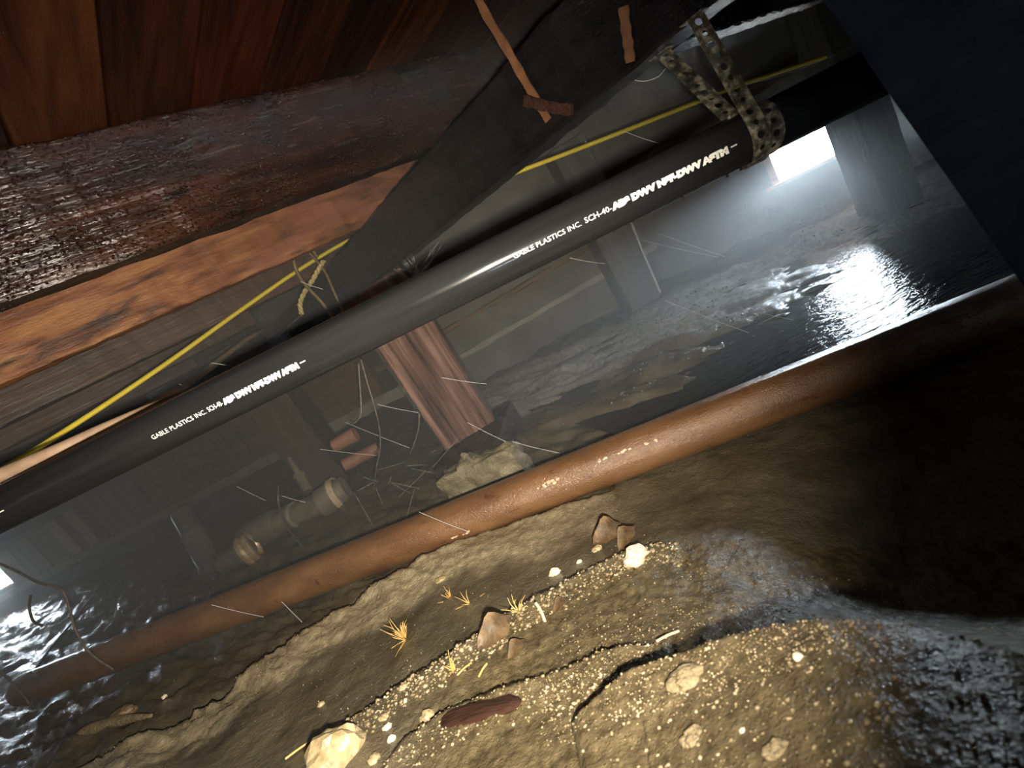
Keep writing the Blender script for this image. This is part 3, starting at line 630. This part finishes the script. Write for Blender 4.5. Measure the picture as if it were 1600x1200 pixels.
# pale leaning board beyond the right post
lb_ = [at_d(x,y,1.95) for x,y in ((1395,168),(1420,160),(1478,268),(1440,285))]
off = np.array(fw)*.03
tag(MB().add(lb_+[p+off for p in lb_],[(0,1,2,3),(7,6,5,4),(0,4,5,1),(1,5,6,2),(2,6,7,3),(3,7,4,0)]).build('leaning_board', M['ledge']), 'grey board leaning behind the dark post right of the vent', 'board')

# concrete pier under the brown post
def lumpy_box(name, lo, hi, mat, amp, n=14, mw=None, seed=1, round_=.25):
    r_ = random.Random(seed); bm = bmesh.new(); bmesh.ops.create_cube(bm, size=1.0); bmesh.ops.subdivide_edges(bm, edges=bm.edges, cuts=n, use_grid_fill=True)
    lo = np.array(lo); hi = np.array(hi); c = (lo+hi)/2; s_ = hi-lo
    for v in bm.verts:
        p = np.array(v.co); q = p*(1-round_) + round_*.62*nrm(p); w0 = c+q*s_
        nn = float(fbm(np.array([w0[0]*1.0+w0[2]*.7+seed]),np.array([w0[1]+w0[2]*.9]),22,4)[0]); w0 = w0 + nrm(p)*nn*amp*2
        v.co = Vector(w0)
    me = bpy.data.meshes.new(name); bm.to_mesh(me); bm.free(); return link(name, me, M[mat], None, mw, True)
pe0 = at_z(655,768,.10); pe1 = at_z(826,688,.10); px_ = nrm(np.r_[(pe1-pe0)[:2],0]); py_ = np.array([-px_[1],px_[0],0])
pier = lumpy_box('concrete_pier',(.06,0,-.10),(float(np.linalg.norm((pe1-pe0)[:2]))-.055,.075,.104),'pier',.016,18,frame(np.array([pe0[0],pe0[1],0]),px_,py_,UPV),3,.16)
tag(pier,'rough concrete pier footing under the brown wooden post','footing')
wt = lumpy_box('dark_footing',(.02,.09,-.10),(float(np.linalg.norm((pe1-pe0)[:2]))-.12,.42,.108),'mud_dark',.004,12,frame(np.array([pe0[0],pe0[1],0]),px_,py_,UPV),5,.05)  # rear block under the post, darker than the pier front
wt.parent = pier; wt.matrix_local = Matrix.Identity(4); wt['label'] = 'dark rear of the pier'
nail = cable('metal_peg', [at_d(722,710,1.36),at_d(729,714,1.35),at_d(738,721,1.33)], [.007]*5+[.010]*5+[.006]*11, 'castiron_pale', 'small bent metal peg on the lip of the concrete pier', 'peg')

# ------------------------------------------------------------------ old iron fittings at the back left
g_ = .035
it = empty('iron_pipe_run', at_z(470,810,.05), 'old cast-iron pipe run with hub joints lying on the mud at left', 'pipe')
def lp(name, a, b, prof, mat, parent, sides=32):
    a = np.asarray(a); b = np.asarray(b); L_ = float(np.linalg.norm(b-a)); mw = axis_frame(a,b)
    o = MB().lathe([(t*L_,r_) for t,r_ in prof], sides).build(name, M[mat], None, mw, True)
    if parent is not None: o.parent = parent; o.matrix_parent_inverse = Matrix.Translation(parent.location).inverted()
    return o
def zz(px,py,z): return at_z(px,py,z)
lp('hub', zz(500,788,.085), zz(541,762,.085), [(-.05,0),(-.05,.052),(0,.058),(.10,.062),(.72,.062),(.75,.052),(1.0,.052),(1.0,.040),(.9,0)], 'castiron_pale', it)
lp('hub_rim', zz(523,773,.085), zz(531,768,.085), [(0,.060),(0,.068),(1,.068),(1,.060)], 'crust', it)
lp('body', zz(425,822,.082), zz(505,784,.085), [(0,0),(0,.046),(.35,.046),(.37,.056),(.5,.056),(.52,.046),(1,.046),(1,0)], 'castiron_pale', it)
lp('branch_hub', zz(386,842,.085), zz(440,812,.085), [(0,0),(0,.052),(.03,.066),(.5,.070),(.92,.060),(1,.046),(1,0)], 'castiron', it)
lp('collar', zz(380,864,.078), zz(399,850,.080), [(0,.045),(0,.062),(.25,.068),(.45,.062),(.6,.069),(.95,.069),(1,.05)], 'brass', it)
lp('stub', zz(352,880,.065), zz(384,860,.078), [(0,0),(0,.046),(.4,.050),(1,.052),(1,0)], 'castiron', it)
ri = empty('riser_pipe', at_z(330,893,.04), 'leaning blue-grey riser pipe lit by daylight at left', 'pipe')
ra, rb_ = at_d(338,898,2.28), at_d(284,800,2.42)
lp('riser', ra, rb_, [(0,0),(0,.058),(.10,.062),(.14,.054),(.58,.054),(.60,.060),(.64,.060),(.66,.050),(1,.050),(1,.042),(.95,0)], 'grey_pipe', ri)
elb = smooth_path([at_d(338,892,2.28),at_d(345,878,2.24),at_d(362,872,2.2)],6)
o = MB().tube(elb,.05,18).build('elbow',M['castiron'],ri,None,True); o.matrix_parent_inverse = Matrix.Translation(ri.location).inverted()
tag(lp('clay_pipe', at_d(522,697,2.2), at_d(556,678,2.2), [(0,0),(0,.030),(.9,.034),(1,.032),(1,.024),(.9,0)], 'clay', None), 'short reddish clay pipe stub, upper of the two beside the dark post', 'pipe')
tag(lp('clay_pipe', at_d(536,728,2.3), at_d(590,700,2.36), [(0,0),(0,.030),(1,.028),(1,0)], 'clay', None), 'reddish clay pipe lying in shadow, lower of the two beside the dark post', 'pipe')
tag(lp('upright_stub', at_d(482,768,2.14), at_d(452,716,2.2), [(0,0),(0,.022),(.40,.022),(.42,.028),(.5,.028),(.52,.014),(1,.012),(1,0)], 'castiron_pale', None), 'thin upright pipe stub in front of the dark post', 'pipe')

# ------------------------------------------------------------------ bent wires
WG = [([(560,568,1.3),(562,600,1.3),(564,630,1.3),(563,650,1.3),(553,661,1.3),(546,659,1.31)],.0022,'hooked dark wire hanging below the black pipe'),
      ([(564,562,1.3),(574,598,1.3),(584,632,1.31),(592,665,1.33),(594,700,1.36),(588,732,1.4),(584,765,1.46)],.0021,'long dark wire hanging to the ground beside the hooked wire'),
      ([(655,645,1.4),(654,668,1.4),(648,690,1.42),(641,708,1.44)],.0024,'short shiny bent wire left of the concrete pier'),
      ([(435,758,1.9),(435,785,1.9),(443,812,1.85),(456,834,1.8),(471,853,1.75)],.0034,'dark wire bowed over the old iron pipe run'),
      ([(48,930,1.6),(46,950,1.6),(52,970,1.58),(66,978,1.56)],.0040,'short hooked wire with a knob end before the blue shine at left'),
      ([(-30,868,1.4),(20,890,1.4),(60,910,1.4),(95,921,1.4),(108,950,1.4),(118,985,1.4),(140,1020,1.4),(176,1046,1.42)],.0036,'long bent cable looping down over the brown pipe at left'),
      ([(-10,1040,1.5),(14,1062,1.5),(34,1084,1.5),(46,1100,1.5)],.0030,'wet wire end crossing the left end of the brown pipe')]
for pts, r_, lab in WG: cable('bent_wire', pd(*pts), r_, 'wire', lab, 'wire', sides=7)
kn = at_d(67,978,1.56); lumpy = None
cable('mud_root', [on_ground(50,1060)+UPV*.012, on_ground(90,1010)+UPV*.02, on_ground(130,960)+UPV*.02, on_ground(180,895)+UPV*.03], .006, 'wire', 'dark root across the bluish wet patch at left', 'root')
for a, b in (((372,803),(372,870)),):
    pass
# fine cobweb threads, tangled and countless
web = MB()
def thread(P, r_=.00035, sag=.0):
    P = smooth_path(P, 6); web.tube(P, r_, 4, cap=False)
for a, b, d1, d2 in (((330,567),(484,587),1.0,.9),((470,440),(505,452),1.4,1.4),((985,352),(1000,378),1.9,1.9),((1002,375),(1122,402),1.7,1.7),((1030,365),(1132,401),1.7,1.7),((1000,262),(1030,222),1.3,1.3),
                     ((975,205),(1030,224),1.2,1.2),((890,403),(945,412),1.2,1.3),((420,540),(470,565),1.0,1.0),((280,600),(316,614),1.1,1.1),((440,775),(478,785),1.6,1.6),((370,760),(415,782),1.7,1.7),((800,690),(874,708),1.35,1.3),
                     ((440,940),(472,972),1.2,1.15),((330,945),(412,964),1.3,1.3),((1100,450),(1130,460),1.3,1.3),((1150,480),(1240,500),1.3,1.3),((1170,640),(1200,660),1.0,1.0),((590,632),(655,645),1.45,1.45),((500,702),(590,712),1.7,1.7),((540,660),(640,700),1.6,1.5),((730,660),(790,690),1.4,1.38),((200,652),(240,660),1.2,1.2),
                     ((690,590),(760,600),1.3,1.3),((655,800),(730,830),1.15,1.1),((1040,470),(1170,520),1.4,1.4)):
    A0 = at_d(*a,d1); A1 = at_d(*b,d2); thread([A0,(A0+A1)/2-UPV*.002,A1], .00042*((d1+d2)/2))
thread([at_d(980,122,.85),at_d(1005,127,.85),at_d(1028,120,.85),at_d(1040,107,.82)], .0005)
thread([at_d(1148,136,1.0),at_d(1220,118,1.0),at_d(1290,92,1.0),at_d(1332,72,1.0)], .0006)
for k in range(26):
    a = at_d(650+random.uniform(-40,40),400+random.uniform(-25,20),1.45); b = at_d(655+random.uniform(-8,8),432+random.uniform(-6,8),1.45); thread([a,(a+b)/2+rng.normal(0,.004,3),b], .0003)
for k in range(20):
    px, py = random.choice(((610,760),(660,720),(590,775),(1330,215),(700,690)))
    a = at_d(px+random.gauss(0,18),py+random.gauss(0,14),1.5); b = a+rng.normal(0,.05,3); thread([a,(a+b)/2,b], .0002)
tag(web.build('cobweb', M['web']), 'fine white cobweb threads strung between timbers, pipes and ground', 'cobweb', kind='stuff')

# ------------------------------------------------------------------ stones, debris, roots
ROCKN = [0]
def rock(name, px, py, wpx, asp, mat, label, group=None, hgt=.7, rot=0.0, sink=.25, seed=None):
    p = on_ground(px,py+wpx*.2); dist = float((p-EYE)@np.array(fw)); s_ = wpx/2*dist/F; ROCKN[0] += 1; sd = seed or ROCKN[0]*3.7
    bm = bmesh.new(); bmesh.ops.create_icosphere(bm, subdivisions=3 if wpx > 14 else 2, radius=1)
    for v in bm.verts:
        q = np.array(v.co); n1 = float(fbm(np.array([q[0]*1.1+q[2]+sd]),np.array([q[1]*1.1-q[2]*.7+sd]),1.6,3)[0]); v.co = v.co*(1+.55*n1)
        v.co.x *= s_; v.co.y *= s_*asp; v.co.z *= s_*hgt
    me = bpy.data.meshes.new(name); bm.to_mesh(me); bm.free()
    me_o = link(name, me, M[mat], None, Matrix.Translation(Vector((p[0],p[1],gz(p[0],p[1])+s_*hgt*(.5-sink)))) @ Matrix.Rotation(rot,4,'Z'), wpx <= 14)
    return tag(me_o, label, 'stone', group)
rock('stone',995,866,40,.8,'stone_pale','large cream-white stone, the palest one, at the end of the debris line',None,.8,.4,.2)
rock('stone',868,893,18,.8,'stone_pale','pale round stone alone on the smooth mud below the brown pipe')
rock('stone',906,878,11,.9,'stone_pale','small white pebble right of the round pale stone')
rock('stone',530,1172,92,.75,'stone_tan','big glittering tan rock at the bottom edge of the picture',None,.75,.5,.1)
rock('stone',195,1112,46,.7,'stone_brown','rounded brown stone in the mud below the left end of the brown pipe',None,.6)
rock('stone',632,1072,16,.8,'stone_tan','small wet stone with a dark shadow below the root tuft')
rock('stone',503,1100,13,.8,'stone_tan','tan pebble above the big glittering rock')
rock('stone',1248,1024,15,.9,'stone_pale','pale pebble perched on the crest of the dark mound at right')
rock('stone',1162,1143,10,1,'stone_pale','shiny pebble low on the near dirt slope')
rock('stone',935,858,15,.7,'stone_tan','tan pebble against the dead leaf')
rock('stone',670,1118,22,.8,'stone_tan','yellowish stone in the gravel beside the bark piece')
rock('stone',608,1138,16,.8,'stone_pale','pale stone in the gravel right of the big rock')
rock('stone',614,1156,15,.8,'stone_pale','pale stone just below its twin in the gravel')
rock('stone',602,1122,18,.8,'stone_tan','tan stone topping the gravel right of the big rock')
rock('stone',588,1185,20,.9,'stone_tan','tan stone at the lower end of the gravel')
rock('stone',258,1088,9,.8,'stone_pale','white pebble on the mud left of the sand bank')
rock('stone',795,655,10,.8,'stone_pale','white pebble right of the brown post foot')
rock('stone',927,765,9,.8,'stone_pale','white speck of stone under the brown pipe')
rock('stone',690,905,22,.7,'stone_tan','crumb of dirt on top of the pale sand bank',None,.5)
rock('dirt_clod',1075,995+60,60,.7,'clod','rough clod on the near dirt slope above the dark hollow',None,.45,0,.4)
rock('dirt_clod',1085,960+190,38,.8,'clod','crumbly clod low on the near slope right of centre',None,.45,0,.4)
rock('dirt_clod',1215,1165,42,.8,'clod','lump of dirt near the bottom edge right of centre',None,.45,0,.4)
# half-buried pale stick left
st = [on_ground(118,1160)+UPV*.006,on_ground(150,1143)+UPV*.010,on_ground(195,1130)+UPV*.010,on_ground(238,1120)+UPV*.004]
cable('half_buried_stick', st, np.interp(np.linspace(0,1,31),[0,.2,.7,1],[.010,.015,.012,.004]), 'clod', 'pale stick half buried in the mud at lower left', 'stick')
# bark piece
bp0, bp1 = on_ground(690,1128), on_ground(805,1098)
bk = lumpy_box('bark_piece',(0,-.010,-.004),(float(np.linalg.norm(bp1-bp0)),.010,.006),'bark',.004,12,axis_frame(bp0-UPV*.004, bp1-UPV*.001),11,.55)
tag(bk,'dark red-brown sliver of bark in the hollow at the bottom','bark')
# dead leaves
def leaf(px,py,wpx,tilt,label,mat='leaf'):
    p = on_ground(px,py); s_ = wpx*float((p-EYE)@np.array(fw))/F; n = 9; top, bot = [], []
    for i in range(n):
        for j in range(n):
            a = i/(n-1)*2-1; b = j/(n-1)*2-1; ww = (1-abs(a)**1.7)*(.62+.10*math.sin(5*a)); x_ = a*.5*s_; y_ = b*ww*.5*s_; z_ = .10*s_*math.sin(3*a+1)+.14*s_*b*b*ww+.02*s_*math.sin(9*a+4*b)
            top.append((x_,y_,z_)); bot.append((x_,y_,z_-.0009))
    ff = []; K = n*n
    for i in range(n-1):
        for j in range(n-1): q = (i*n+j,(i+1)*n+j,(i+1)*n+j+1,i*n+j+1); ff.append(q); ff.append(tuple(K+k for k in reversed(q)))
    ring_ = [i*n for i in range(n)]+[(n-1)*n+j for j in range(1,n)]+[i*n+n-1 for i in range(n-2,-1,-1)]+[j for j in range(n-2,0,-1)]
    for k in range(len(ring_)): a, b = ring_[k], ring_[(k+1) % len(ring_)]; ff.append((a,b,K+b,K+a))
    mw = Matrix.Translation(Vector(p)+Vector((0,0,.30*s_))) @ Matrix.Rotation(tilt[2],4,'Z') @ Matrix.Rotation(tilt[0],4,'X') @ Matrix.Rotation(tilt[1],4,'Y')
    return tag(MB().add(top+bot,ff).build('dead_leaf',M[mat],None,mw,True),label,'leaf')
leaf(958,845,62,(.7,.25,.3),'curled brown dead leaf beside the large cream stone')
leaf(985,850,48,(.3,-.2,.5),'narrow tan leaf blade under the curled brown leaf')
leaf(782,1000,70,(.8,.1,.5),'large crumpled dead leaf standing on the debris line')
leaf(880,952,34,(.2,.1,.4),'small curled tan leaf near the upright twig')
leaf(812,1022,40,(.3,.0,.6),'flat leaf scrap below the large crumpled leaf')
# root tuft and grass scraps
def tuft(px,py,n,Lpx,label,spread=1.0):
    p = on_ground(px,py); s_ = Lpx*float((p-EYE)@np.array(fw))/F; m_ = MB(); r_ = random.Random(int(px))
    for k in range(n):
        d = np.array([r_.gauss(0,.7*spread),r_.gauss(0,.5),abs(r_.gauss(.6,.5))+.05]); d = nrm(d); b = nrm(np.array([r_.gauss(0,1) for _ in range(3)]))
        q = [p+UPV*.001, p+d*s_*.4+b*s_*.08, p+d*s_*.75+b*s_*.22, p+d*s_+b*s_*.45]; m_.tube(smooth_path(q,4), np.linspace(.0011,.0003,13), 5)
    return tag(m_.build('root_tuft',M['root'],None,None,True),label,'root')
tuft(634,1000,26,34,'golden tuft of dry roots lying on the smooth mud')
tuft(705,990+(-55),9,20,'tiny pale root scrap on the pale sand bank')
tuft(812,958,12,26,'frayed yellow straw at the foot of the upright twig')
tuft(712,1050,10,26,'yellow straw scrap at the lower left end of the debris line')
tuft(735,945,6,20,'small rusty fibre on the mud above the debris line',1.6)
def twig(a,b,r_,label,mat='cord',lift=.006,up=0.0):
    p, q = on_ground(*a)+UPV*lift, on_ground(*b)+UPV*(lift+up); cable('twig',[p,(p+q)/2+UPV*.001,q],r_,mat,label,'twig',sides=6,per=4)
p = on_ground(852,972); cable('twig',[p, p+np.array(U)*.016-np.array(R)*.006, p+np.array(U)*.028-np.array(R)*.014],.0022,'pale_wood','upright broken twig casting a shadow on the debris line','twig',sides=6,per=4)
twig((718,1060),(740,1040),.0012,'thin orange straw lying on the debris line','root')
twig((752,1062),(764,1042),.0014,'short brown straw right of the thin orange one','root')
twig((450,1190),(498,1157),.0016,'straw leaning on the left side of the big glittering rock','root')
twig((1030,1008),(1064,992),.0014,'pale straw lying on the gravelly slope at right','pale_wood')

# loose gravel along the debris line and over the near slope, far too much to count
def gravel(n, sampler, smin, smax, mat, label):
    bm = bmesh.new(); bmesh.ops.create_icosphere(bm, subdivisions=1, radius=1); tv = np.array([v.co for v in bm.verts]); tf = np.array([[v.index for v in f.verts] for f in bm.faces]); bm.free()
    P = sampler(n); n = len(P); z = ground_h(P[:,0],P[:,1])[0]; s_ = rng.uniform(0,1,n)**2.5*(smax-smin)+smin
    V = tv[None]*(1+.35*rng.normal(size=(n,len(tv),1))*.6); V = V*np.stack([s_,s_*rng.uniform(.6,1,n),s_*rng.uniform(.5,.9,n)],-1)[:,None,:]
    V = V + np.stack([P[:,0],P[:,1],z+s_*.25],-1)[:,None,:]
    Fc = (tf[None]+(np.arange(n)*len(tv))[:,None,None]).reshape(-1,3)
    me = bpy.data.meshes.new('gravel'); me.vertices.add(n*len(tv)); me.vertices.foreach_set('co',V.ravel().astype(np.float32)); me.loops.add(Fc.size); me.loops.foreach_set('vertex_index',Fc.ravel().astype(np.int32))
    me.polygons.add(len(Fc)); me.polygons.foreach_set('loop_start',np.arange(0,Fc.size,3,dtype=np.int32)); me.polygons.foreach_set('loop_total',np.full(len(Fc),3,dtype=np.int32)); me.update(calc_edges=True)
    me.polygons.foreach_set('use_smooth',np.ones(len(Fc),dtype=bool)); me.materials.append(M[mat]); o = bpy.data.objects.new('gravel',me); C.objects.link(o); return tag(o,label,'gravel',kind='stuff')
def along_line(Pl, w0, w1):
    def f(n):
        k = rng.integers(0,len(Pl)-1,n); t = rng.random(n)[:,None]; p = Pl[k]*(1-t)+Pl[k+1]*t; r_ = np.hypot(p[:,0],p[:,1])[:,None]; d = p/r_; return p - d*(rng.uniform(w0,w1,n)[:,None]) + rng.normal(0,.006,(n,2))
    return f
gravel(2000, along_line(DEB,-.008,.05), .0006,.0034,'grit','loose gravel and dirt crumbs heaped along the debris line')
gravel(900, along_line(RID,-.01,.06), .0005,.0024,'grit','coarse crumbs along the lower ridge at the bottom of the picture')
def slope(n):
    q = np.stack([rng.uniform(860,1420,n), rng.uniform(700,1200,n)],-1); q = q[q[:,1] > 905-.28*(q[:,0]-1000)]; o = np.array([at_z(x,y,.11 if y > 900 else .06)[:2] for x,y in q]); return o
gravel(5200, slope, .0004,.0015,'grit','fine grit scattered over the dirt slope at right')
gravel(700, along_line(MND,-.01,.14), .0005,.0022,'grit','crumbs of dirt on the near mound at lower right')
def flat(n):
    q = np.stack([rng.uniform(330,1120,n), rng.uniform(820,1150,n)],-1); q = q[(q[:,1] < 1180-.40*(q[:,0]-450)) & (q[:,1] > 1090-.42*(q[:,0]-350))]; return np.array([at_z(x,y,.07 if x < 650 else .04)[:2] for x,y in q])
gravel(1500, flat, .0004,.0013,'grit','pale specks of grit scattered over the smooth brown mud')
def farmud(n):
    q = np.stack([rng.uniform(800,1500,n), rng.uniform(340,680,n)],-1); q = q[(q[:,1] < 1045-.41*q[:,0]-8) & (q[:,1] > 1000-.52*q[:,0])]; k = fbm(q[:,0],q[:,1]*2,.012,3); q = q[k > -.05]; return np.array([at_z(x,y,0)[:2] for x,y in q])
gravel(6000, farmud, .0012,.0060,'wet_grit','wet crumbs glinting on the dark mud beyond the brown pipe')
gravel(900, along_line(BANK,-.01,.09), .0005,.0014,'grit','sand grains on the pale sand bank')

# ------------------------------------------------------------------ dark board close to the camera at right
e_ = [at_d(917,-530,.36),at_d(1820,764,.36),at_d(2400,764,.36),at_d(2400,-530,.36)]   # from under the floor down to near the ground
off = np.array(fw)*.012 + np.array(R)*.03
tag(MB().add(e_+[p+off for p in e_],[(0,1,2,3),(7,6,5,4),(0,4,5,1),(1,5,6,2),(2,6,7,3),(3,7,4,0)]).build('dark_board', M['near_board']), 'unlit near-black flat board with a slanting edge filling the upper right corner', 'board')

# ------------------------------------------------------------------ damp haze in the far half of the crawlspace
def haze():
    m = bpy.data.materials.new('damp_haze'); m.use_nodes = True; nt = m.node_tree; nt.nodes.remove(nt.nodes['Principled BSDF'])
    v = nt.nodes.new('ShaderNodeVolumePrincipled'); v.inputs['Color'].default_value = (.92,.95,.95,1); v.inputs['Density'].default_value = .28; v.inputs['Anisotropy'].default_value = .25
    nt.links.new(v.outputs[0], nt.nodes['Material Output'].inputs['Volume'])
    # a prism clear of the lens, following the walls, up to the joists
    fp = [(-6.2,1.02),(-6.2,5.25),(-.62,2.68),(.93,2.42),(2.62,1.25),(2.55,1.02)]; n_ = len(fp)
    o = MB().add([(x,y,-.06) for x,y in fp]+[(x,y,.99) for x,y in fp], [tuple(reversed(range(n_))), tuple(range(n_,2*n_))]+[(i,(i+1) % n_,n_+(i+1) % n_,n_+i) for i in range(n_)]).build('haze', m)
    return tag(o, 'thin damp haze hanging in the far half of the crawlspace', 'haze', kind='stuff')
haze()
